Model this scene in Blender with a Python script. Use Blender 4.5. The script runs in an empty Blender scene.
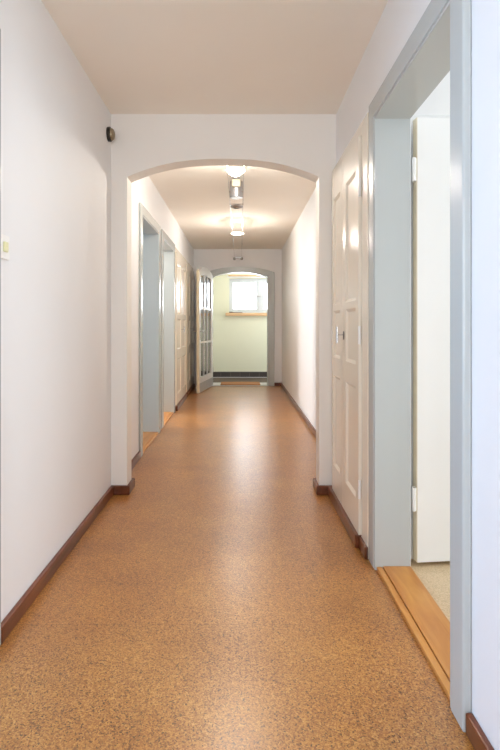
import bpy, bmesh, math, random
from mathutils import Vector, Matrix
random.seed(4)
S = bpy.context.scene
COL = S.collection
PI = math.pi

# ------------------------------------------------------------------ materials
def new_mat(name):
    m = bpy.data.materials.new(name); m.use_nodes = True
    nt = m.node_tree; b = nt.nodes['Principled BSDF']
    return m, nt, b

def lin(r, g, b):
    f = lambda c: (c/255/12.92 if c/255 <= .04045 else ((c/255+.055)/1.055)**2.4)
    return (f(r), f(g), f(b), 1)

def paint(name, rgb, rough, bump=0.0, scale=60, spec=.5, var=.03):
    m, nt, b = new_mat(name)
    n = nt.nodes; l = nt.links
    tc = n.new('ShaderNodeTexCoord')
    nz = n.new('ShaderNodeTexNoise'); nz.inputs['Scale'].default_value = 2.3; nz.inputs['Detail'].default_value = 4
    l.new(tc.outputs['Object'], nz.inputs['Vector'])
    mx = n.new('ShaderNodeMix'); mx.data_type = 'RGBA'
    c = lin(*rgb)
    mx.inputs[6].default_value = (c[0]*(1-var), c[1]*(1-var), c[2]*(1-var), 1)
    mx.inputs[7].default_value = (min(1, c[0]*(1+var)), min(1, c[1]*(1+var)), min(1, c[2]*(1+var)), 1)
    l.new(nz.outputs['Fac'], mx.inputs[0]); l.new(mx.outputs[2], b.inputs['Base Color'])
    b.inputs['Roughness'].default_value = rough
    b.inputs['Specular IOR Level'].default_value = spec
    if bump:
        n2 = n.new('ShaderNodeTexNoise'); n2.inputs['Scale'].default_value = scale; n2.inputs['Detail'].default_value = 3
        l.new(tc.outputs['Object'], n2.inputs['Vector'])
        bp = n.new('ShaderNodeBump'); bp.inputs['Strength'].default_value = bump; bp.inputs['Distance'].default_value = .004
        l.new(n2.outputs['Fac'], bp.inputs['Height']); l.new(bp.outputs['Normal'], b.inputs['Normal'])
    return m

def wood(name, dark, light, rough, stretch=(1, 14, 14), spec=.5):
    m, nt, b = new_mat(name)
    n = nt.nodes; l = nt.links
    tc = n.new('ShaderNodeTexCoord'); mp = n.new('ShaderNodeMapping'); mp.inputs['Scale'].default_value = stretch
    l.new(tc.outputs['Object'], mp.inputs['Vector'])
    nz = n.new('ShaderNodeTexNoise'); nz.inputs['Scale'].default_value = 3; nz.inputs['Detail'].default_value = 6
    nz.inputs['Distortion'].default_value = .6
    l.new(mp.outputs[0], nz.inputs['Vector'])
    cr = n.new('ShaderNodeValToRGB'); cr.color_ramp.elements[0].position = .3; cr.color_ramp.elements[1].position = .72
    cr.color_ramp.elements[0].color = lin(*dark); cr.color_ramp.elements[1].color = lin(*light)
    l.new(nz.outputs['Fac'], cr.inputs[0]); l.new(cr.outputs[0], b.inputs['Base Color'])
    b.inputs['Roughness'].default_value = rough; b.inputs['Specular IOR Level'].default_value = spec
    return m

def metal(name, rgb, rough):
    m, nt, b = new_mat(name)
    b.inputs['Base Color'].default_value = lin(*rgb); b.inputs['Metallic'].default_value = 1
    b.inputs['Roughness'].default_value = rough
    n = nt.nodes; nz = n.new('ShaderNodeTexNoise'); nz.inputs['Scale'].default_value = 90
    mr = n.new('ShaderNodeMapRange'); mr.inputs[3].default_value = rough*.8; mr.inputs[4].default_value = rough*1.25
    nt.links.new(nz.outputs['Fac'], mr.inputs[0]); nt.links.new(mr.outputs[0], b.inputs['Roughness'])
    return m

def cork(name, ramp, rough, seams=True, coat=0.0):
    m, nt, b = new_mat(name)
    n = nt.nodes; l = nt.links
    tc = n.new('ShaderNodeTexCoord')
    # wobble the coordinates so granules are irregular
    wn = n.new('ShaderNodeTexNoise'); wn.inputs['Scale'].default_value = 80; wn.inputs['Detail'].default_value = 3
    l.new(tc.outputs['Object'], wn.inputs['Vector'])
    wm = n.new('ShaderNodeVectorMath'); wm.operation = 'MULTIPLY_ADD'
    wm.inputs[1].default_value = (.008, .008, 0)
    l.new(wn.outputs['Color'], wm.inputs[0]); l.new(tc.outputs['Object'], wm.inputs[2])
    v = n.new('ShaderNodeTexVoronoi'); v.inputs['Scale'].default_value = 300; v.voronoi_dimensions = '2D'
    l.new(wm.outputs[0], v.inputs['Vector'])
    sep = n.new('ShaderNodeSeparateColor'); l.new(v.outputs['Color'], sep.inputs[0])
    v2 = n.new('ShaderNodeTexVoronoi'); v2.inputs['Scale'].default_value = 170; v2.voronoi_dimensions = '2D'
    l.new(wm.outputs[0], v2.inputs['Vector'])
    sep2 = n.new('ShaderNodeSeparateColor'); l.new(v2.outputs['Color'], sep2.inputs[0])
    big = n.new('ShaderNodeTexNoise'); big.inputs['Scale'].default_value = 3.2; big.inputs['Detail'].default_value = 4
    l.new(tc.outputs['Object'], big.inputs['Vector'])
    m1 = n.new('ShaderNodeMath'); m1.operation = 'MULTIPLY_ADD'; m1.inputs[1].default_value = .37
    l.new(sep.outputs[0], m1.inputs[0])
    m2 = n.new('ShaderNodeMath'); m2.operation = 'MULTIPLY'; m2.inputs[1].default_value = .20
    l.new(sep2.outputs[1], m2.inputs[0]); l.new(m2.outputs[0], m1.inputs[2])
    m3 = n.new('ShaderNodeMath'); m3.operation = 'MULTIPLY_ADD'; m3.inputs[1].default_value = .34
    l.new(big.outputs['Fac'], m3.inputs[0]); l.new(m1.outputs[0], m3.inputs[2])
    cr = n.new('ShaderNodeValToRGB')
    els = cr.color_ramp.elements
    els[0].position, els[0].color = ramp[0][0], lin(*ramp[0][1])
    els[1].position, els[1].color = ramp[-1][0], lin(*ramp[-1][1])
    for p, c in ramp[1:-1]:
        e = els.new(p); e.color = lin(*c)
    l.new(m3.outputs[0], cr.inputs[0])
    fl = n.new('ShaderNodeMapRange'); fl.inputs[1].default_value = .91; fl.inputs[2].default_value = .925; fl.inputs[3].default_value = 1; fl.inputs[4].default_value = .28
    l.new(sep.outputs[1], fl.inputs[0])
    fm = n.new('ShaderNodeMix'); fm.data_type = 'RGBA'; fm.blend_type = 'MULTIPLY'; fm.inputs[0].default_value = 1 if seams else .3
    l.new(cr.outputs[0], fm.inputs[6]); l.new(fl.outputs[0], fm.inputs[7])
    out = fm.outputs[2]
    if seams:
        mp = n.new('ShaderNodeMapping'); mp.inputs['Location'].default_value = (.27, .19, 0)
        l.new(tc.outputs['Object'], mp.inputs['Vector'])
        br = n.new('ShaderNodeTexBrick'); br.offset = 0; br.inputs['Scale'].default_value = 1
        br.inputs['Brick Width'].default_value = .6; br.inputs['Row Height'].default_value = .3
        br.inputs['Mortar Size'].default_value = .0016; br.inputs['Mortar Smooth'].default_value = .3
        br.inputs['Color1'].default_value = (1, 1, 1, 1); br.inputs['Color2'].default_value = (.93, .93, .93, 1)
        br.inputs['Mortar'].default_value = (.78, .75, .72, 1)
        l.new(mp.outputs[0], br.inputs['Vector'])
        mm = n.new('ShaderNodeMix'); mm.data_type = 'RGBA'; mm.blend_type = 'MULTIPLY'; mm.inputs[0].default_value = 1
        l.new(out, mm.inputs[6]); l.new(br.outputs['Color'], mm.inputs[7]); out = mm.outputs[2]
    l.new(out, b.inputs['Base Color'])
    b.inputs['Roughness'].default_value = rough
    b.inputs['Specular IOR Level'].default_value = .75 if seams else .4
    b.inputs['Coat Weight'].default_value = .3 if seams else 0; b.inputs['Coat Roughness'].default_value = .29
    rn = n.new('ShaderNodeMapRange'); rn.inputs[3].default_value = rough*.88; rn.inputs[4].default_value = rough*1.12
    l.new(big.outputs['Fac'], rn.inputs[0]); l.new(rn.outputs[0], b.inputs['Roughness'])
    bp = n.new('ShaderNodeBump'); bp.inputs['Strength'].default_value = .12; bp.inputs['Distance'].default_value = .002
    l.new(big.outputs['Fac'], bp.inputs['Height']); l.new(bp.outputs['Normal'], b.inputs['Normal'])
    return m

def tiles(name, c1, c2, mortar, w, h, rough, axes='xy'):
    m, nt, b = new_mat(name)
    n = nt.nodes; l = nt.links
    tc = n.new('ShaderNodeTexCoord'); mp = n.new('ShaderNodeMapping')
    if axes == 'xz': mp.inputs['Rotation'].default_value = (PI/2, 0, 0)
    l.new(tc.outputs['Object'], mp.inputs['Vector'])
    br = n.new('ShaderNodeTexBrick'); br.offset = 0; br.inputs['Scale'].default_value = 1
    br.inputs['Brick Width'].default_value = w; br.inputs['Row Height'].default_value = h
    br.inputs['Mortar Size'].default_value = .004
    br.inputs['Color1'].default_value = lin(*c1); br.inputs['Color2'].default_value = lin(*c2); br.inputs['Mortar'].default_value = lin(*mortar)
    l.new(mp.outputs[0], br.inputs['Vector']); l.new(br.outputs['Color'], b.inputs['Base Color'])
    b.inputs['Roughness'].default_value = rough
    return m

def glass(name, tint=(1, 1, 1), refl=.1):
    m = bpy.data.materials.new(name); m.use_nodes = True
    nt = m.node_tree; n = nt.nodes; n.clear()
    o = n.new('ShaderNodeOutputMaterial'); t = n.new('ShaderNodeBsdfTransparent'); g = n.new('ShaderNodeBsdfGlossy')
    g.inputs['Roughness'].default_value = .02; t.inputs['Color'].default_value = (*tint, 1)
    fr = n.new('ShaderNodeFresnel'); fr.inputs['IOR'].default_value = 1.5
    ad = n.new('ShaderNodeMath'); ad.operation = 'ADD'; ad.inputs[1].default_value = refl*.3
    mx = n.new('ShaderNodeMixShader')
    nt.links.new(fr.outputs[0], ad.inputs[0]); nt.links.new(ad.outputs[0], mx.inputs[0])
    nt.links.new(t.outputs[0], mx.inputs[1]); nt.links.new(g.outputs[0], mx.inputs[2]); nt.links.new(mx.outputs[0], o.inputs[0])
    return m

def sheer(name):
    m = bpy.data.materials.new(name); m.use_nodes = True
    nt = m.node_tree; n = nt.nodes; n.clear()
    o = n.new('ShaderNodeOutputMaterial'); t = n.new('ShaderNodeBsdfTransparent')
    tr = n.new('ShaderNodeBsdfTranslucent'); tr.inputs['Color'].default_value = (.85, .87, .9, 1)
    df = n.new('ShaderNodeBsdfDiffuse'); df.inputs['Color'].default_value = (.85, .87, .9, 1)
    w = n.new('ShaderNodeTexNoise'); w.inputs['Scale'].default_value = 300
    m0 = n.new('ShaderNodeMixShader'); m0.inputs[0].default_value = .4
    m1 = n.new('ShaderNodeMixShader')
    mr = n.new('ShaderNodeMapRange'); mr.inputs[3].default_value = .62; mr.inputs[4].default_value = .85
    nt.links.new(w.outputs['Fac'], mr.inputs[0]); nt.links.new(mr.outputs[0], m1.inputs[0])
    nt.links.new(tr.outputs[0], m0.inputs[1]); nt.links.new(df.outputs[0], m0.inputs[2])
    nt.links.new(t.outputs[0], m1.inputs[1]); nt.links.new(m0.outputs[0], m1.inputs[2]); nt.links.new(m1.outputs[0], o.inputs[0])
    return m

def glow(name, rgb, strength):
    m, nt, b = new_mat(name)
    b.inputs['Base Color'].default_value = (.9, .88, .85, 1); b.inputs['Roughness'].default_value = .3
    b.inputs['Emission Color'].default_value = (*rgb, 1); b.inputs['Emission Strength'].default_value = strength
    return m

M = {}
M['wall'] = paint('white_wall_paint', (234, 235, 237), .6, .10, 130, .3)
M['arch'] = paint('white_arch_paint', (236, 234, 230), .6, .08, 130, .3)
M['ceil'] = paint('ceiling_paint', (242, 237, 228), .8, .05, 90, .2)
M['green'] = paint('pale_yellow_green_paint', (236, 236, 212), .6, .10, 90, .3)
M['grey'] = paint('grey_gloss_paint', (184, 190, 190), .26, 0, 25, .5, .02)
M['cream'] = paint('cream_gloss_paint', (236, 229, 215), .22, 0, 20, .5, .02)
M['white'] = paint('white_gloss_paint', (236, 237, 236), .3, 0, 20, .5, .01)
M['edge'] = paint('cream_door_edge_paint', (226, 216, 190), .4, 0, 20, .5, .02)
M['kick'] = paint('grey_kick_plate', (168, 172, 176), .35, .03, 40)
M['plastic'] = paint('white_plastic', (240, 240, 238), .35)
M['rocker'] = paint('ivory_plastic', (222, 222, 176), .35)
M['skirt'] = wood('dark_stained_skirting', (78, 36, 17), (122, 66, 37), .3, (9, 1.2, 9))
M['sill'] = wood('varnished_threshold_wood', (178, 112, 48), (208, 148, 74), .3, (8, 1, 8))
M['pale'] = wood('pale_window_board', (214, 168, 120), (232, 196, 152), .35, (1, 8, 8))
M['cork'] = cork('cork_floor', [(.14, (88, 46, 16)), (.27, (146, 88, 35)), (.42, (170, 109, 46)), (.60, (192, 134, 64)), (.86, (218, 171, 104))], .31)
M['tan'] = cork('pale_room_cork', [(.2, (186, 160, 126)), (.5, (208, 184, 148)), (1, (222, 200, 168))], .4, False)
M['brown_tile'] = tiles('brown_floor_tile', (92, 76, 64), (84, 70, 60), (66, 56, 50), .2, .2, .6)
M['dark_tile'] = tiles('dark_skirting_tile', (58, 52, 48), (66, 58, 54), (100, 92, 84), .2, .5, .3, 'xz')
M['stone'] = paint('pale_stone', (205, 205, 206), .35, .1, 40)
M['coir'] = paint('brown_coir', (170, 118, 74), .9, .6, 250)
M['chrome'] = metal('chrome', (205, 205, 208), .16)
M['steel'] = metal('brushed_steel', (180, 180, 182), .32)
M['bronze'] = metal('dull_bronze', (160, 146, 122), .4)
M['brass'] = metal('dark_key_metal', (96, 90, 84), .35)
M['black'] = paint('black_plastic', (34, 30, 26), .4)
M['dark'] = paint('dark_shadow_gap', (60, 54, 48), .7)
M['glass'] = glass('clear_glass')
M['door_glass'] = glass('door_glass', (.96, .97, .97), .55)
M['sheer'] = sheer('sheer_curtain')
M['lampglow'] = glow('lit_halogen_glass', (1, .86, .66), 26)
M['lampdim'] = glow('dimly_lit_glass', (1, .86, .66), 3)
M['lampoff'] = glass('lamp_dish_glass', (.86, .87, .88), 1.2)

# ------------------------------------------------------------------ mesh builder
class MB:
    def __init__(s): s.bm = bmesh.new()
    def box(s, x0, x1, y0, y1, z0, z1, mat=None):
        vs = [s.bm.verts.new(p) for p in ((x0,y0,z0),(x1,y0,z0),(x1,y1,z0),(x0,y1,z0),(x0,y0,z1),(x1,y0,z1),(x1,y1,z1),(x0,y1,z1))]
        for f in ((0,3,2,1),(4,5,6,7),(0,1,5,4),(1,2,6,5),(2,3,7,6),(3,0,4,7)): s.bm.faces.new([vs[i] for i in f])
        return s
    def prism(s, pts, axis, a0, a1):
        """extrude a closed 2D outline along an axis: 'y' takes (x,z), 'x' takes (y,z), 'z' takes (x,y)"""
        def P(p, a): return {'y': (p[0], a, p[1]), 'x': (a, p[0], p[1]), 'z': (p[0], p[1], a)}[axis]
        A = [s.bm.verts.new(P(p, a0)) for p in pts]; B = [s.bm.verts.new(P(p, a1)) for p in pts]
        n = len(pts)
        for i in range(n): s.bm.faces.new((A[i], A[(i+1) % n], B[(i+1) % n], B[i]))
        s.bm.faces.new(A[::-1]); s.bm.faces.new(B)
        return s
    def strip(s, lo, hi, y0, y1):
        """solid band between two polylines of (x,z), thickness along y"""
        n = len(lo); V = []
        for y in (y0, y1):
            V.append(([s.bm.verts.new((p[0], y, p[1])) for p in lo], [s.bm.verts.new((p[0], y, p[1])) for p in hi]))
        (l0, h0), (l1, h1) = V
        for i in range(n-1):
            s.bm.faces.new((l0[i], l0[i+1], h0[i+1], h0[i])); s.bm.faces.new((l1[i], h1[i], h1[i+1], l1[i+1]))
            s.bm.faces.new((l0[i], l1[i], l1[i+1], l0[i+1])); s.bm.faces.new((h0[i], h0[i+1], h1[i+1], h1[i]))
        s.bm.faces.new((l0[0], h0[0], h1[0], l1[0])); s.bm.faces.new((l0[-1], l1[-1], h1[-1], h0[-1]))
        return s
    def cyl(s, p0, p1, r, seg=16, r1=None):
        p0 = Vector(p0); p1 = Vector(p1); d = (p1-p0); L = d.length
        q = d.to_track_quat('Z', 'Y').to_matrix().to_4x4()
        bmesh.ops.create_cone(s.bm, cap_ends=True, segments=seg, radius1=r, radius2=r if r1 is None else r1, depth=L,
                              matrix=Matrix.Translation((p0+p1)/2) @ q)
        return s
    def lathe(s, prof, c, axis=(0, 0, 1), seg=24):
        q = Vector(axis).to_track_quat('Z', 'Y').to_matrix(); c = Vector(c)
        rings = []
        for r, h in prof:
            if r < 1e-5: rings.append([s.bm.verts.new(c + q @ Vector((0, 0, h)))])
            else: rings.append([s.bm.verts.new(c + q @ Vector((r*math.cos(2*PI*i/seg), r*math.sin(2*PI*i/seg), h))) for i in range(seg)])
        for a, b in zip(rings, rings[1:]):
            for i in range(seg):
                j = (i+1) % seg
                if len(a) == 1 and len(b) == 1: continue
                if len(a) == 1: s.bm.faces.new((a[0], b[j], b[i]))
                elif len(b) == 1: s.bm.faces.new((a[i], a[j], b[0]))
                else: s.bm.faces.new((a[i], a[j], b[j], b[i]))
        return s
    def build(s, name, mat, parent=None, bevel=0.0, smooth=False, origin=None):
        bmesh.ops.recalc_face_normals(s.bm, faces=s.bm.faces)
        me = bpy.data.meshes.new(name)
        if origin is not None: bmesh.ops.translate(s.bm, verts=s.bm.verts, vec=-Vector(origin))
        s.bm.to_mesh(me); s.bm.free()
        me.materials.append(mat)
        o = bpy.data.objects.new(name, me); COL.objects.link(o)
        if origin is not None: o.location = origin
        if parent: o.parent = parent
        if bevel:
            b = o.modifiers.new('bevel', 'BEVEL'); b.width = bevel; b.segments = 2; b.limit_method = 'ANGLE'; b.angle_limit = .6
        if smooth:
            for p in me.polygons: p.use_smooth = True
            if not bevel:
                me.set_sharp_from_angle(angle=.7)
        return o

def tag(o, label, cat, group=None, kind=None):
    o['label'] = label; o['category'] = cat
    if group: o['group'] = group
    if kind: o['kind'] = kind
    return o
def empty(name, loc, label, cat, group=None, kind=None):
    o = bpy.data.objects.new(name, None); o.location = loc; o.empty_display_size = .1; COL.objects.link(o)
    return tag(o, label, cat, group, kind)
class At:
    """parts under an Empty: geometry is given in the Empty's own coordinates"""
def struct(o, label, cat): return tag(o, label, cat, None, 'structure')

# ------------------------------------------------------------------ dimensions (metres; camera at x=0 y=0, looks along +y)
CZ = 2.47                     # ceiling
XL, XR, XRF = -.838, .625, .755
Y0, YA, YA2, YE, YE2 = -1.4, 3.38, 3.52, 9.40, 9.56
YV = 10.85                    # far wall of the entrance
TL, TR = .17, .145            # wall thicknesses

def wall_x(name, xa, xb, y0, y1, openings, mat, label, cat='wall', z1=CZ):
    b = MB(); y = y0
    for (a, c, zb, zt) in sorted(openings):
        if a > y: b.box(xa, xb, y, a, 0, z1)
        if zt < z1: b.box(xa, xb, a, c, zt, z1)
        if zb > 0: b.box(xa, xb, a, c, 0, zb)
        y = c
    if y < y1: b.box(xa, xb, y, y1, 0, z1)
    return struct(b.build(name, mat), label, cat)
def wall_y(name, ya, yb, x0, x1, openings, mat, label, cat='wall', z1=CZ):
    b = MB(); x = x0
    for (a, c, zb, zt) in sorted(openings):
        if a > x: b.box(x, a, ya, yb, 0, z1)
        if zt < z1: b.box(a, c, ya, yb, zt, z1)
        if zb > 0: b.box(a, c, ya, yb, 0, zb)
        x = c
    if x < x1: b.box(x, x1, ya, yb, 0, z1)
    return struct(b.build(name, mat), label, cat)

# door openings (y0, y1) along the side walls
DA = (.84, 1.70); DB = (4.385, 5.28); DC = (5.58, 6.48); DD = (1.485, 2.345); DE = (3.86, 4.80)
HB = 2.03; HD = 2.038
CABR = (2.44, 3.375, 0, 2.10)
CABL = (6.60, 9.20, 0, 2.10)

# ------------------------------------------------------------------ hall shell
struct(MB().box(XL, XRF, Y0, YE, -.08, 0).build('floor', M['cork']), 'speckled brown cork floor running down the corridor', 'floor')
struct(MB().box(XL-TL, XRF+TR, Y0, YE2, CZ, CZ+.1).build('ceiling', M['ceil']), 'plain pale ceiling over the corridor', 'ceiling')
wall_x('wall_left', XL-TL, XL, Y0-.1, YE, [(DA[0], DA[1], 0, HB), (DB[0], DB[1], 0, HB), (DC[0], DC[1], 0, HB), CABL],
       M['wall'], 'white wall along the left side of the corridor with doorways')
wall_x('wall_right', XR, XR+TR, Y0-.1, YA, [(DD[0], DD[1], 0, HD), CABR], M['wall'], 'white near wall on the right with the open doorway')
wall_x('wall_right_far', XRF, XRF+TR, YA, YE, [(DE[0], DE[1], 0, 2.03)], M['wall'], 'white right wall of the corridor beyond the archway')
wall_y('wall_back', Y0-.1, Y0, XL, XR, [(-.55, .35, .8, 2.1)], M['wall'], 'white wall closing the corridor behind the viewer')  # opening added to let in the fill light from behind

# archway wall
ax0, ax1, azs, azr = -.7345, .515, 2.062, .118
NA = 40
lo = []; hi = []
for i in range(NA+1):
    u = -1 + 2*i/NA; x = (ax0+ax1)/2 + u*(ax1-ax0)/2
    lo.append((x, azs + azr*(1-abs(u)**2.4))); hi.append((x, CZ))
b = MB().strip(lo, hi, YA, YA2)
b.box(XL, ax0, YA, YA2, 0, CZ).box(ax1, XRF, YA, YA2, 0, CZ)
struct(b.build('wall_arch', M['arch']), 'white cross wall with a shallow arched opening and narrow piers', 'wall')

# end wall with arched doorway
ew, es, er = .515, 1.985, .085
lo = []; hi = []
for i in range(NA+1):
    u = -1 + 2*i/NA; x = u*ew
    lo.append((x, es + er*(1-abs(u)**2.2))); hi.append((x, CZ))
b = MB().strip(lo, hi, YE, YE2)
b.box(XL-TL, -ew, YE, YE2, 0, CZ).box(ew, XRF+TR, YE, YE2, 0, CZ)
struct(b.build('wall_end', M['wall']), 'white end wall above the grey arched door frame', 'wall')

# ------------------------------------------------------------------ entrance beyond the end wall
VX0, VX1 = -1.5, 1.7
WX0, WX1, WZ0, WZ1 = -.225, 1.06, 1.355, 2.07
struct(MB().box(VX0, VX1, YE2, YV, -.08, 0).box(-ew, ew, YE, YE2, -.08, 0).build('floor_entrance', M['brown_tile']), 'dark brown tiled floor of the entrance beyond the end door', 'floor')
struct(MB().box(VX0, VX1, YE2, YV, CZ, CZ+.1).build('ceiling_entrance', M['ceil']), 'pale ceiling over the entrance', 'ceiling')
wall_y('wall_entrance', YV, YV+.25, VX0-.1, VX1+.1, [(WX0, WX1, WZ0, WZ1)], M['green'], 'pale yellow-green entrance wall under the high window')
wall_x('wall_entrance_left', VX0-.1, VX0, YE2, YV, [], M['green'], 'pale yellow-green side wall left of the entrance')
wall_x('wall_entrance_right', VX1, VX1+.1, YE2, YV, [(9.75, 10.65, .7, 2.1)], M['green'], 'pale yellow-green side wall right of the entrance')
struct(MB().box(VX0, VX1, YV-.012, YV, .016, .125).build('baseboard_entrance', M['dark_tile']), 'dark tiled skirting along the yellow-green wall', 'baseboard')
struct(MB().box(VX0, VX1, YV-.016, YV, 0, .016).build('trim_1', M['stone'], bevel=.004), 'thin pale strip at the foot of the dark tiled skirting', 'trim')
struct(MB().box(-ew, ew, YE-.06, 9.84, 0, .012).build('trim_2', M['stone'], bevel=.004), 'pale stone doorsill under the arched end doorway', 'doorsill')
mat_ = MB().box(-.355, .37, 9.40, 9.82, .012, .028).build('doormat', M['coir'], bevel=.006)
tag(mat_, 'brown coir doormat lying in the arched end doorway', 'doormat')

M['sash'] = paint('shaded_window_paint', (212, 217, 222), .35)  # white frame greyed in its colour to stand for backlit shade
def window(name, label, x0, x1, z0, z1, y, mull, handle=True):
    w = empty(name, (0, 0, 0), label, 'window', None, 'structure')
    t = .045
    MB().box(x0, x1, y, y+.06, z0, z0+t).box(x0, x1, y, y+.06, z1-t, z1).box(x0, x0+t, y, y+.06, z0+t, z1-t).box(x1-t, x1, y, y+.06, z0+t, z1-t).build('window_frame', M['sash'], w, .005)
    MB().box(mull-.045, mull+.045, y, y+.06, z0+t, z1-t).build('mullion', M['sash'], w, .005)
    for a, c in ((x0+t, mull-.045), (mull+.045, x1-t)):
        s = MB().box(a, c, y+.005, y+.045, z0+t, z0+t+.035).box(a, c, y+.005, y+.045, z1-t-.035, z1-t)
        s.box(a, a+.035, y+.005, y+.045, z0+t+.035, z1-t-.035).box(c-.035, c, y+.005, y+.045, z0+t+.035, z1-t-.035)
        sash = s.build('sash', M['sash'], w, .004)
        MB().box(a+.03, c-.03, y+.022, y+.028, z0+t+.03, z1-t-.03).build('pane', M['glass'], sash)
    return w
w1 = window('window_1', 'high two-part window with white frame in the yellow-green wall', WX0, WX1, WZ0, WZ1, YV+.06, .425)
h = MB().cyl((.425, YV+.06, 1.70), (.425, YV+.025, 1.70), .009).cyl((.425, YV+.028, 1.70), (.325, YV+.028, 1.70), .009)
h.build('window_handle', M['steel'], w1, smooth=True)
MB().box(-.30, 1.15, YV-.075, YV+.06, WZ0-.065, WZ0-.002).build('window_sill', M['pale'], w1, .006)
MB().box(-.27, 1.10, YV-.02, YV, WZ1+.01, WZ1+.055).build('head_trim', M['white'], w1, .004)
# curtain rail and sheer curtain
cr = MB().cyl((-.24, YV-.04, 2.125), (1.1, YV-.04, 2.125), .013, 12)
cr = cr.build('curtain_rail', M['pale'], smooth=True); tag(cr, 'pale wooden curtain rail above the high entrance window', 'curtain rail')
for x in (-.2, 1.06):
    MB().cyl((x, YV, 2.125), (x, YV-.04, 2.125), .008, 8).build('bracket', M['steel'], cr, smooth=True)
for xs, xe, lab in ((-.172, .368, 'white sheer curtain behind the left pane of the entrance window'), (.48, 1.0, 'white sheer curtain behind the right pane of the entrance window')):
    bm = bmesh.new(); n = 120; cols = []
    for i in range(n+1):
        u = i/n; x = xs+(xe-xs)*u
        d = .012*math.sin(u*2*PI*9)+.006*math.sin(u*2*PI*23+1)
        cols.append([bm.verts.new((x, YV+.15+d*(.5+.5*(1-k/6)), WZ0+.06+(WZ1-WZ0-.14)*k/6)) for k in range(7)])
    for a, c in zip(cols, cols[1:]):
        for k in range(6): bm.faces.new((a[k], c[k], c[k+1], a[k+1]))
    q = MB(); q.bm.free(); q.bm = bm
    o = q.build('sheer_curtain', M['sheer'], smooth=True)
    tag(o, lab, 'curtain')
o = MB().cyl((-.20, YV-.045, WZ0+.006), (.05, YV-.03, WZ0+.006), .007, 10).box(-.225, -.15, YV-.058, YV-.032, WZ0-.002, WZ0+.02).build('window_pole', M['brass'], smooth=True)
tag(o, 'small dark metal rod lying on the left end of the window sill', 'rod')

# ------------------------------------------------------------------ neighbouring rooms (seen only through doorways)
def room(sfx, x0, x1, y0, y1, win, fmat, side, what):
    struct(MB().box(x0, x1, y0, y1, -.08, 0).build('floor_'+sfx, fmat), 'pale floor inside ' + what, 'floor')
    struct(MB().box(x0, x1, y0, y1, CZ, CZ+.1).build('ceiling_'+sfx, M['wall']), 'white ceiling inside ' + what, 'ceiling')
    xo = x1 if side > 0 else x0
    wall_x('wall_outer_'+sfx, min(xo, xo+side*.1), max(xo, xo+side*.1), y0, y1, [(win[0], win[1], win[2], win[3])], M['wall'], 'window wall inside ' + what)
    for nm, ya, yb in (('near', y0-.1, y0), ('far', y1, y1+.1)):
        wall_y('wall_%s_%s' % (nm, sfx), ya, yb, x0, x1, [], M['wall'], '%s side wall inside %s' % (nm, what))
room('right_room', XR+TR, 3.6, .3, 3.66, (.7, 2.9, .85, 2.25), M['tan'], 1, 'the room behind the right doorway')
room('left_room', -3.4, XL-TL, -.6, 2.5, (.2, 2.2, .85, 2.25), M['tan'], -1, 'the room left of the viewer')
room('middle_room', -3.4, XL-TL, 3.3, 5.38, (3.7, 5.2, .85, 2.25), M['tan'], -1, 'the room behind the nearer left doorway')
room('inner_room', -3.4, XL-TL, 5.48, 8.0, (5.6, 6.5, .85, 2.25), M['tan'], -1, 'the room behind the further left doorway')

# ------------------------------------------------------------------ door frames
def side_frame(name, xface, sgn, y0, y1, h, depth, label, proud=.02, cw=.085, thr=True):
    """xface: wall face; sgn: +1 when the hall lies on the +x side of the face"""
    r = empty(name, (0, 0, 0), label, 'door frame', None, 'structure')
    f = xface + sgn*proud; bk = xface - sgn*depth
    X = lambda a, c: (min(a, c), max(a, c))
    # casing: one mitred band around three sides, with a thin inner step
    pts = [(y0-cw, 0), (y0, 0), (y0, h), (y1, h), (y1, 0), (y1+cw, 0), (y1+cw, h+cw), (y0-cw, h+cw)]
    MB().prism(pts, 'x', *X(xface, f)).build('casing', M['grey'], r, .006)
    j = .012
    # lining of the opening
    MB().prism([(y0, 0), (y0+j, 0), (y0+j, h-j), (y1-j, h-j), (y1-j, 0), (y1, 0), (y1, h), (y0, h)], 'x', *X(bk, f-sgn*.004)).build('jamb_lining', M['grey'], r, .002)
    if thr:
        b = MB().box(*X(bk, xface-sgn*.016), y0+j, y1-j, 0, .019).box(*X(xface-sgn*.013, xface+sgn*.012), y0+j, y1-j, 0, .016).box(*X(xface-sgn*.017, xface-sgn*.012), y0+j, y1-j, 0, .010)
        b.build('threshold', M['sill'], r, .004)
    return r
side_frame('trim_3', XR, -1, *DD, HD, TR-.005, 'grey painted frame of the open doorway on the near right', .025)
side_frame('trim_4', XL, 1, *DA, HB, TL, 'grey door frame at the left edge beside the switch')
side_frame('trim_5', XL, 1, *DB, HB, TL, 'grey frame of the nearer left doorway beyond the archway')
side_frame('trim_6', XL, 1, *DC, HB, TL, 'grey frame of the further left doorway beside the cupboards')
side_frame('trim_7', XRF, -1, *DE, 2.03, TR, 'grey frame on the far right wall just behind the pier', cw=.09)

# closed door in the far right frame (all but its frame is behind the pier)
d = empty('door_1', (0, 0, 0), 'closed white door on the right just past the archway', 'door', None, 'structure')
MB().box(XRF+.05, XRF+.09, DE[0]+.014, DE[1]-.014, .02, 2.015).build('leaf', M['white'], d, .003)

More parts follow.
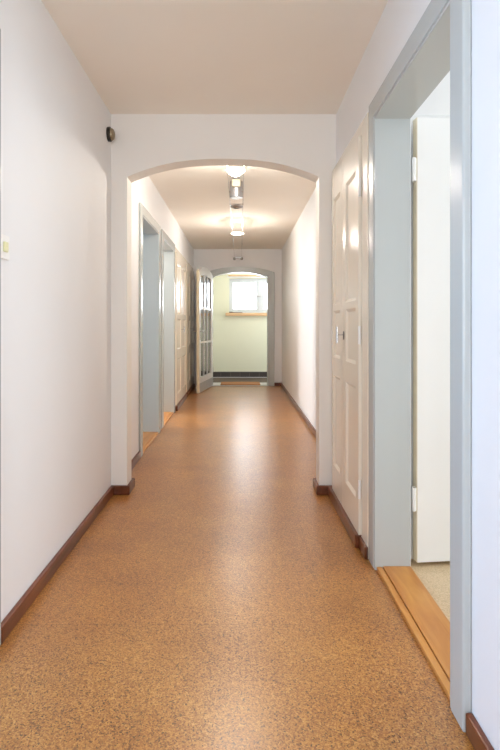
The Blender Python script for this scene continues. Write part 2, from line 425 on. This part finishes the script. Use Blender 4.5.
# casing of the arched end doorway
oc, os_, orr = .62, 2.05, .10
lo = []; hi = []; ln = []
for i in range(NA+1):
    u = -1+2*i/NA
    lo.append((u*ew, es + er*(1-abs(u)**2.2))); hi.append((u*oc, os_ + orr*(1-abs(u)**2.2)))
pth_in = [(-ew, 0)] + lo + [(ew, 0)]; pth_out = [(-oc, 0)] + hi + [(oc, 0)]
fr = empty('trim_8', (0, 0, 0), 'grey painted arched frame around the end doorway', 'door frame', None, 'structure')
MB().strip(pth_in, pth_out, YE-.035, YE).build('casing', M['grey'], fr, .006)
inner = [(p[0]*(1-.02/ew), p[1]-.02 if p[1] > 0 else 0) for p in pth_in]
MB().strip(inner, pth_in, YE-.03, YE2).build('jamb_lining', M['grey'], fr)

# ------------------------------------------------------------------ glazed arched door leaf, open into the corridor
hx, hy = -.512, YE-.055
ang = math.atan2(8.40-hy, -.655-hx)       # direction of the leaf from its hinge
g = empty('door_2', (hx, hy, 0), 'open white arched door with nine glass panes at the corridor end', 'door', None, 'structure')
g.rotation_euler.z = ang
LW, LT = 1.06, .045
top = lambda u: 1.98 + .09*(1-abs(2*u/LW-1)**2.2)
gin = lambda u: 1.875 + .06*(1-abs(2*u/LW-1)**2.2)
zb = .012; gz = .255; st = .115
# local x runs from hinge to free edge; local +y is the side seen in the photo
ya, yb = 0, -LT
ya, yb = -LT/2, LT/2
b = MB()
def colpts(x0, x1, n, f): return [(x0+(x1-x0)*i/n, f(x0+(x1-x0)*i/n)) for i in range(n+1)]
b.strip([(x, zb) for x, _ in colpts(0, st, 4, top)], colpts(0, st, 4, top), ya, yb)
b.strip([(x, zb) for x, _ in colpts(LW-st, LW, 4, top)], colpts(LW-st, LW, 4, top), ya, yb)
b.strip(colpts(st, LW-st, 24, gin), colpts(st, LW-st, 24, top), ya, yb)
b.box(st, LW-st, ya, yb, zb, gz)
b.build('door_frame', M['white'], g)
gw = (LW-2*st)
vx = [st + gw*k/3 for k in (1, 2)]; hz = [.815, 1.372]; mw = .016
mb = MB()
for x in vx: mb.strip(colpts(x-mw, x+mw, 2, lambda u: gz), colpts(x-mw, x+mw, 2, gin), ya+.006, yb-.006)
for z in hz:
    for a, c in ((st, vx[0]-mw), (vx[0]+mw, vx[1]-mw), (vx[1]+mw, LW-st)): mb.box(a, c, ya+.006, yb-.006, z-mw, z+mw)
mb.build('glazing_bars', M['white'], g)
xs = [(st, vx[0]-mw), (vx[0]+mw, vx[1]-mw), (vx[1]+mw, LW-st)]
zs = [(gz, hz[0]-mw), (hz[0]+mw, hz[1]-mw), (hz[1]+mw, None)]
for a, c in xs:
    for z0, z1 in zs:
        hi_ = gin if z1 is None else (lambda u, z1=z1: z1)
        MB().strip(colpts(a, c, 8, lambda u: z0), colpts(a, c, 8, hi_), -.003, .003).build('pane', M['door_glass'], g)
MB().box(.02, LW-.02, yb, yb+.003, .022, .165).build('kick_plate', M['kick'], g)
MB().box(LW, LW+.003, ya, yb, zb, 1.98).build('edge_strip', M['edge'], g)['label'] = 'cream painted free edge'
hp = LW-.055
for s in (1, -1):
    hb = MB().box(hp-.018, hp+.018, s*LT/2, s*(LT/2+.006), .86, 1.06).build('handle_plate', M['chrome'], g, .003)
    MB().cyl((hp, s*LT/2, 1.0), (hp, s*(LT/2+.05), 1.0), .009).cyl((hp+.008, s*(LT/2+.048), 1.0), (hp-.115, s*(LT/2+.048), 1.0), .009).build('lever', M['chrome'], hb, smooth=True)
for z in (.3, 1.0, 1.7):
    MB().cyl((-.008, yb, z-.05), (-.008, yb, z+.05), .01, 10).build('hinge', M['steel'], g, smooth=True)

# ------------------------------------------------------------------ open white door in the right room
dl = empty('door_3', (.803, 2.360, 0), 'white flush door standing open behind the grey frame on the right', 'door', None, 'structure')
dl.rotation_euler.z = math.radians(6)
MB().box(0.002, .80, 0, .042, .02, 2.045).build('leaf', M['white'], dl, .003)
MB().box(0, .0025, .0015, .0405, .022, 2.043).build('edge_strip', M['edge'], dl)['label'] = 'cream painted hinge edge'
for z in (.30, 1.80):
    hb = MB().cyl((-.012, .004, z-.045), (-.012, .004, z+.005), .0075, 12).cyl((-.012, .004, z+.005), (-.012, .004, z+.06), .009, 12)
    hb.box(-.012, .001, .004, .03, z-.045, z+.06)
    hb.build('hinge', M['white'], dl, smooth=True)

# ------------------------------------------------------------------ baseboards
BH = .06; BT = .02
def bb(name, boxes, label):
    b = MB()
    for q in boxes: b.box(*q, 0, BH)
    return struct(b.build(name, M['skirt'], bevel=.005), label, 'baseboard')
bb('baseboard_left', [(XL, XL+BT, DA[1]+.087, YA)], 'dark brown skirting along the near left wall')
bb('baseboard_pier_left', [(XL, ax0+BT, YA-BT, YA), (ax0, ax0+BT, YA, YA2), (XL, ax0+BT, YA2, YA2+BT)], 'short dark skirting wrapped round the foot of the left pier')
bb('baseboard_pier_right', [(ax1-BT, .583, YA-BT, YA), (ax1-BT, ax1, YA, YA2), (ax1-BT, XRF, YA2, YA2+BT)], 'short dark skirting wrapped round the foot of the right pier')
bb('baseboard_left_far', [(XL, XL+BT, YA2+BT, DB[0]-.087)], 'dark skirting between the left pier and the nearer left doorway')
bb('baseboard_right', [(XR-BT, XR, Y0, DD[0]-.087)], 'dark brown skirting at the bottom right corner beside the grey frame')
bb('baseboard_right_far', [(XRF-BT, XRF, DE[1]+.092, YE)], 'long dark skirting along the far right wall')
bb('baseboard_end', [(oc+.002, XRF-BT, YE-BT, YE)], 'short dark skirting right of the grey arched frame')

# ------------------------------------------------------------------ built-in cupboards
def panelled(b, sx, x, y0, y1, z0, z1, panels, t=.022, rec=.011, bev=.016):
    """door leaf in the plane x (front face), facing sx, with recessed bevelled panels [(ya,yb,za,zb)]"""
    bm = b.bm
    ys = sorted({y0, y1, *[p[0] for p in panels], *[p[1] for p in panels]})
    zs = sorted({z0, z1, *[p[2] for p in panels], *[p[3] for p in panels]})
    V = lambda y, z, d=0: bm.verts.new((x - sx*d, y, z))
    for a, c in zip(ys, ys[1:]):
        for e, f in zip(zs, zs[1:]):
            if any(abs(a-p[0]) < 1e-6 and abs(c-p[1]) < 1e-6 and e >= p[2]-1e-6 and f <= p[3]+1e-6 for p in panels): continue
            bm.faces.new((V(a, e), V(c, e), V(c, f), V(a, f)))
    for ya_, yb_, za_, zb_ in panels:
        o = [(ya_, za_), (yb_, za_), (yb_, zb_), (ya_, zb_)]
        i = [(ya_+bev, za_+bev), (yb_-bev, za_+bev), (yb_-bev, zb_-bev), (ya_+bev, zb_-bev)]
        for k in range(4):
            m = (k+1) % 4
            bm.faces.new((V(*o[k]), V(*o[m]), V(*i[m], rec), V(*i[k], rec)))
        bm.faces.new([V(*p, rec) for p in i])
    # back and rim
    r = [(y0, z0), (y1, z0), (y1, z1), (y0, z1)]
    for k in range(4):
        m = (k+1) % 4
        bm.faces.new((V(*r[k]), V(*r[m]), V(*r[m], t), V(*r[k], t)))
    bm.faces.new([V(*p, t) for p in r])
    bmesh.ops.remove_doubles(bm, verts=bm.verts, dist=1e-5)
    return b

c = empty('built_in_cupboard', (XR, 2.9, 0), 'tall cream two-door panelled cupboard built into the right wall before the archway', 'cupboard')
off = Vector((-XR, -2.9, 0))
def cb(b, name, mat, parent, **k):
    bmesh.ops.translate(b.bm, verts=b.bm.verts, vec=off); return b.build(name, mat, parent, **k)
fx = .598
b = MB().box(fx, XR+TR, CABR[0]+.001, 2.555, .0, 2.10-.001).box(fx, XR+TR, 3.30, 3.374, 0, 2.10-.001).box(fx, XR+TR, 2.555, 3.30, 2.035, 2.10-.001).box(fx, XR+TR, 2.555, 3.30, 0, .06)
b.box(XR+TR-.01, XR+TR, 2.555, 3.30, .06, 2.035)
cb(b, 'cupboard_frame', M['cream'], c, bevel=.003)
cb(MB().box(XR+TR+.001, 1.12, 2.44, 3.374, .0, 2.085), 'shade_block', M['white'], c, bevel=.003)  # block added behind the open door to keep its hinge gap dark
PAN = lambda a, e: [(a, e, .228, .788), (a, e, .90, 1.187), (a, e, 1.225, 1.88)]
for y0, y1, pa, pe in ((2.562, 2.951, 2.625, 2.875), (2.956, 3.296, 3.035, 3.25)):
    b = panelled(MB(), -1, .584, y0, y1, .066, 2.03, PAN(pa, pe))
    dr = cb(b, 'cupboard_door', M['cream'], c)
    hy_ = y0 if y0 < 2.9 else y1
    for z in (.29, 1.05, 1.777):
        s = -1 if y0 < 2.9 else 1
        cb(MB().cyl((.588, hy_+s*.004, z-.045), (.588, hy_+s*.004, z+.045), .0065, 10), 'hinge', M['white'], dr, smooth=True)
    if y0 < 2.9:
        cb(MB().cyl((.584, 2.922, 1.045), (.580, 2.922, 1.045), .012, 16).box(.579, .584, 2.917, 2.927, 1.018, 1.064), 'lock_plate', M['brass'], dr, smooth=True)
        cb(MB().cyl((.58, 2.922, 1.045), (.548, 2.922, 1.045), .004, 10).cyl((.546, 2.922, 1.0), (.546, 2.922, 1.09), .006, 12), 'handle', M['chrome'], dr, smooth=True)
cb(MB().box(.566, .60, 2.56, 3.36, 0, .066), 'plinth', M['skirt'], c, bevel=.005)['label'] = 'dark brown plinth board'
cb(MB().box(.584, .60, 2.434, 2.558, 0, .06), 'plinth_return', M['skirt'], c, bevel=.005)['label'] = 'dark brown set-back end of the plinth'

def left_cup(y0, y1, label):
    c = empty('built_in_cupboard', (XL, (y0+y1)/2, 0), label, 'cupboard', 'cream cupboards on the far left wall')
    off = Vector((-XL, -(y0+y1)/2, 0))
    def P(b, name, mat, parent, **k):
        bmesh.ops.translate(b.bm, verts=b.bm.verts, vec=off); return b.build(name, mat, parent, **k)
    xf = XL+.012; t = .05
    P(MB().box(XL-TL, xf, y0, y0+t, 0, 2.098).box(XL-TL, xf, y1-t, y1, 0, 2.098).box(XL-TL, xf, y0+t, y1-t, 2.04, 2.098).box(XL-TL, xf, y0+t, y1-t, 0, .07).box(XL-TL, XL-TL+.01, y0+t, y1-t, .07, 2.04), 'cupboard_frame', M['cream'], c, bevel=.003)
    ym = (y0+y1)/2
    for a, e in ((y0+t+.004, ym-.002), (ym+.002, y1-t-.004)):
        b = panelled(MB(), 1, XL+.026, a, e, .075, 2.036, [(a+.09, e-.09, .20, .66), (a+.09, e-.09, .78, 1.18), (a+.09, e-.09, 1.24, 1.90)])
        dr = P(b, 'cupboard_door', M['cream'], c)
        yk = ym-.035 if a < ym-.1 and e < ym else ym+.035
        if e < ym: P(MB().cyl((XL+.026, yk, 1.04), (XL+.062, yk, 1.04), .005, 10).cyl((XL+.064, yk, 1.0), (XL+.064, yk, 1.08), .008, 10), 'handle', M['chrome'], dr, smooth=True)
    P(MB().box(xf, xf+.03, y0+.04, y1-.002, 0, .062), 'plinth', M['skirt'], c, bevel=.005)['label'] = 'dark brown plinth board'
left_cup(6.602, 7.899, 'cream panelled wall cupboard next to the further left door frame')
left_cup(7.901, 9.198, 'cream panelled wall cupboard mostly behind the open glazed door')

# ------------------------------------------------------------------ small fittings
sw = empty('light_switch', (XL, 1.832, 1.375), 'white square light switch with ivory rocker on the left wall', 'light switch')
MB().box(0, .009, -.041, .041, -.043, .043).build('plate', M['plastic'], sw, .003)
MB().box(.008, .018, -.013, .013, -.018, .018).build('rocker', M['rocker'], sw, .003)
db = empty('ceiling_sensor', (XL, 3.30, 2.31), 'small round dark sensor with domed cap high on the left wall', 'sensor')
db.name = 'wall_sensor'
MB().lathe([(0, 0), (.045, 0), (.046, .016), (.04, .022), (0, .022)], (0, 0, 0), (1, 0, 0), 28).build('base', M['black'], db, smooth=True)
MB().lathe([(.038, .021), (.037, .028), (.03, .037), (.016, .042), (0, .043)], (0, 0, 0), (1, 0, 0), 28).build('dome', M['bronze'], db, smooth=True)

# ------------------------------------------------------------------ wire light system on the far ceiling
WZ = 2.335; WXs = (-.10, .03)
for x, lab in ((WXs[0], 'left steel wire of the ceiling light line'), (WXs[1], 'right steel wire of the ceiling light line')):
    w = MB().cyl((x, YA2, WZ), (x, YE-.005, WZ), .0028, 8).build('light_cable', M['chrome'], smooth=True)
    tag(w, lab, 'cable', 'wires of the ceiling light line')
tn = empty('wire_tensioner', (sum(WXs)/2, YE, WZ), 'dark two-knob wire holder on the end wall above the arched doorway', 'wire holder')
for sx in (-.065, .065):
    MB().cyl((sx, .004, -.035), (sx, -.012, -.035), .026, 14).cyl((sx, -.012, -.035), (sx, -.07, -.035), .016, 12).build('knob', M['brass'], tn, smooth=True)
MB().box(-.065, .065, -.03, -.018, -.03, -.012).build('cross_bar', M['steel'], tn, .003)
cx = sum(WXs)/2
tr = empty('light_transformer', (cx, 4.86, CZ), 'steel drum transformer with cream box hanging between the light wires', 'transformer')
MB().lathe([(0, 0), (.03, 0), (.03, -.03), (.060, -.03), (.062, -.04), (.062, -.175), (.058, -.183), (0, -.183)], (0, 0, 0), (0, 0, 1), 32).build('drum', M['steel'], tr, smooth=True)
MB().box(-.038, .038, -.085, -.05, -.095, -.03).build('terminal_box', M['edge'], tr, .004)
MB().cyl((WXs[0]-cx, -.04, WZ-CZ), (WXs[1]-cx, -.04, WZ-CZ), .004, 8).build('cross_rod', M['chrome'], tr, smooth=True)

def lamp(y, lit, label):
    r = empty('wire_lamp', (cx, y, WZ), label, 'lamp', 'halogen lamps on the ceiling wires')
    hw = (WXs[1]-WXs[0])/2
    MB().cyl((-hw-.006, 0, -.0065), (hw+.006, 0, -.0065), .0035, 8).cyl((-hw, 0, -.018), (-hw, 0, -.0035), .006, 10).cyl((hw, 0, -.018), (hw, 0, -.0035), .006, 10).build('cross_rod', M['chrome'], r, smooth=True)
    MB().cyl((-.04, 0, -.03), (-.01, 0, -.007), .003, 8).cyl((.04, 0, -.03), (.01, 0, -.007), .003, 8).cyl((0, 0, -.005), (0, 0, -.02), .009, 12).build('lamp_holder', M['chrome'], r, smooth=True)
    m1, m2 = (M['lampglow'], M['lampglow']) if lit else (M['lampoff'], M['steel'])
    MB().lathe([(0, -.046), (.012, -.044), (.014, -.028), (.008, -.020), (0, -.018)], (0, 0, 0), seg=16).build('bulb', m1, r, smooth=True)
    if lit and y > 5: MB().lathe([(.012, -.040), (.05, -.036), (.085, -.030), (.087, -.026), (.05, -.032), (.012, -.036)], (0, 0, 0), seg=32).build('dish', M['lampdim'], r, smooth=True)
    elif lit: MB().lathe([(.012, -.062), (.030, -.056), (.058, -.034), (.074, -.014), (.070, -.014), (.054, -.036), (.028, -.052), (.012, -.058)], (0, 0, 0), seg=32).build('dish', m2, r, smooth=True)
    else: MB().lathe([(.028, -.050), (.060, -.040), (.066, -.030), (.062, -.027), (.028, -.044)], (0, 0, 0), seg=32).build('dish', m2, r, smooth=True)
    return r
lamp(4.10, True, 'brightest lit lamp nearest the archway on the ceiling wires')
lamp(5.28, False, 'unlit silver dish lamp behind the drum transformer')
lamp(6.86, True, 'smaller lit lamp furthest along the ceiling wires')

# ------------------------------------------------------------------ lights
def area(name, loc, rot, sx, sy, power, color, spread=PI):
    d = bpy.data.lights.new(name, 'AREA'); d.shape = 'RECTANGLE'; d.size = sx; d.size_y = sy; d.energy = power; d.color = color
    d.spread = spread
    o = bpy.data.objects.new(name, d); o.location = loc; o.rotation_euler = rot; COL.objects.link(o)
    return o
DAY = (.89, .96, 1.0)
area('daylight_right', (3.75, 1.8, 1.55), (0, PI/2, 0), 1.4, 2.2, 35, DAY)
area('daylight_left', (-3.55, 1.2, 1.55), (0, -PI/2, 0), 1.4, 2.0, 48, (.42, .66, 1.0))
area('daylight_middle', (-3.55, 4.45, 1.55), (0, -PI/2, 0), 1.4, 1.5, 24, (.72, .87, 1.0))
area('daylight_inner', (-3.55, 6.05, 1.55), (0, -PI/2, 0), 1.4, 1.0, 52, (.92, .96, 1))
area('daylight_entrance', ((WX0+WX1)/2, YV+.40, (WZ0+WZ1)/2), (-PI/2, 0, 0), WX1-WX0+.3, WZ1-WZ0+.3, 64, (.88, .94, 1.0))
area('daylight_entrance_side', (VX1+.2, 10.2, 1.4), (0, PI/2, 0), 1.4, .9, 9, (.97, .99, 1))
area('fill_back', (-.1, Y0-.2, 1.45), (PI/2, 0, 0), .9, 1.3, 22, (.92, .96, 1.0))  # added fill from behind the viewer, lifts the piers and the open door
for y, p in ((4.10, 10), (6.86, 8.5)):
    for dz, q in ((.05, .05), (-.09, 1.12)):
        d = bpy.data.lights.new('halogen', 'POINT'); d.energy = p*q; d.color = (1, .92, .83); d.shadow_soft_size = .03
        o = bpy.data.objects.new('halogen', d); o.location = (cx, y, WZ+dz); COL.objects.link(o)

d = bpy.data.lights.new('entrance_lamp', 'POINT'); d.energy = 6; d.color = (1, .97, .9); d.shadow_soft_size = .1
o = bpy.data.objects.new('entrance_lamp', d); o.location = (.35, 10.1, 2.3); COL.objects.link(o)
d = bpy.data.lights.new('inner_room_fill', 'POINT'); d.energy = 30; d.color = (1, .95, .86); d.shadow_soft_size = .12  # added fill, no fixture: brightens the reveal of the further left doorway
o = bpy.data.objects.new('inner_room_fill', d); o.location = (-1.7, 5.75, 2.1); COL.objects.link(o)

w = bpy.data.worlds.new('world'); S.world = w; w.use_nodes = True
bg = w.node_tree.nodes['Background']; bg.inputs[0].default_value = (.82, .91, 1, 1); bg.inputs[1].default_value = .6; w.cycles.sampling_method = 'NONE'

# ------------------------------------------------------------------ camera
cd = bpy.data.cameras.new('camera'); cam = bpy.data.objects.new('camera', cd); COL.objects.link(cam)
cd.sensor_fit = 'HORIZONTAL'; cd.sensor_width = 36; cd.lens = 36*520/500
cd.shift_x = 10/500; cd.shift_y = -50/500
cd.clip_start = .02
cam.location = (0, 0, 1.1); cam.rotation_euler = (PI/2, 0, 0)
S.camera = cam
vs = S.view_settings
S.display_settings.display_device = 'sRGB'
vs.view_transform = 'Standard'; vs.look = 'None'; vs.gamma = 1; vs.use_curve_mapping = False; vs.exposure = 0.9
S.cycles.use_denoising = True; S.cycles.denoising_prefilter = 'ACCURATE'
S.cycles.max_bounces = 16; S.cycles.diffuse_bounces = 10; S.cycles.glossy_bounces = 6; S.cycles.transparent_max_bounces = 24
S.cycles.caustics_reflective = False; S.cycles.caustics_refractive = False
S.cycles.sample_clamp_indirect = 2.5
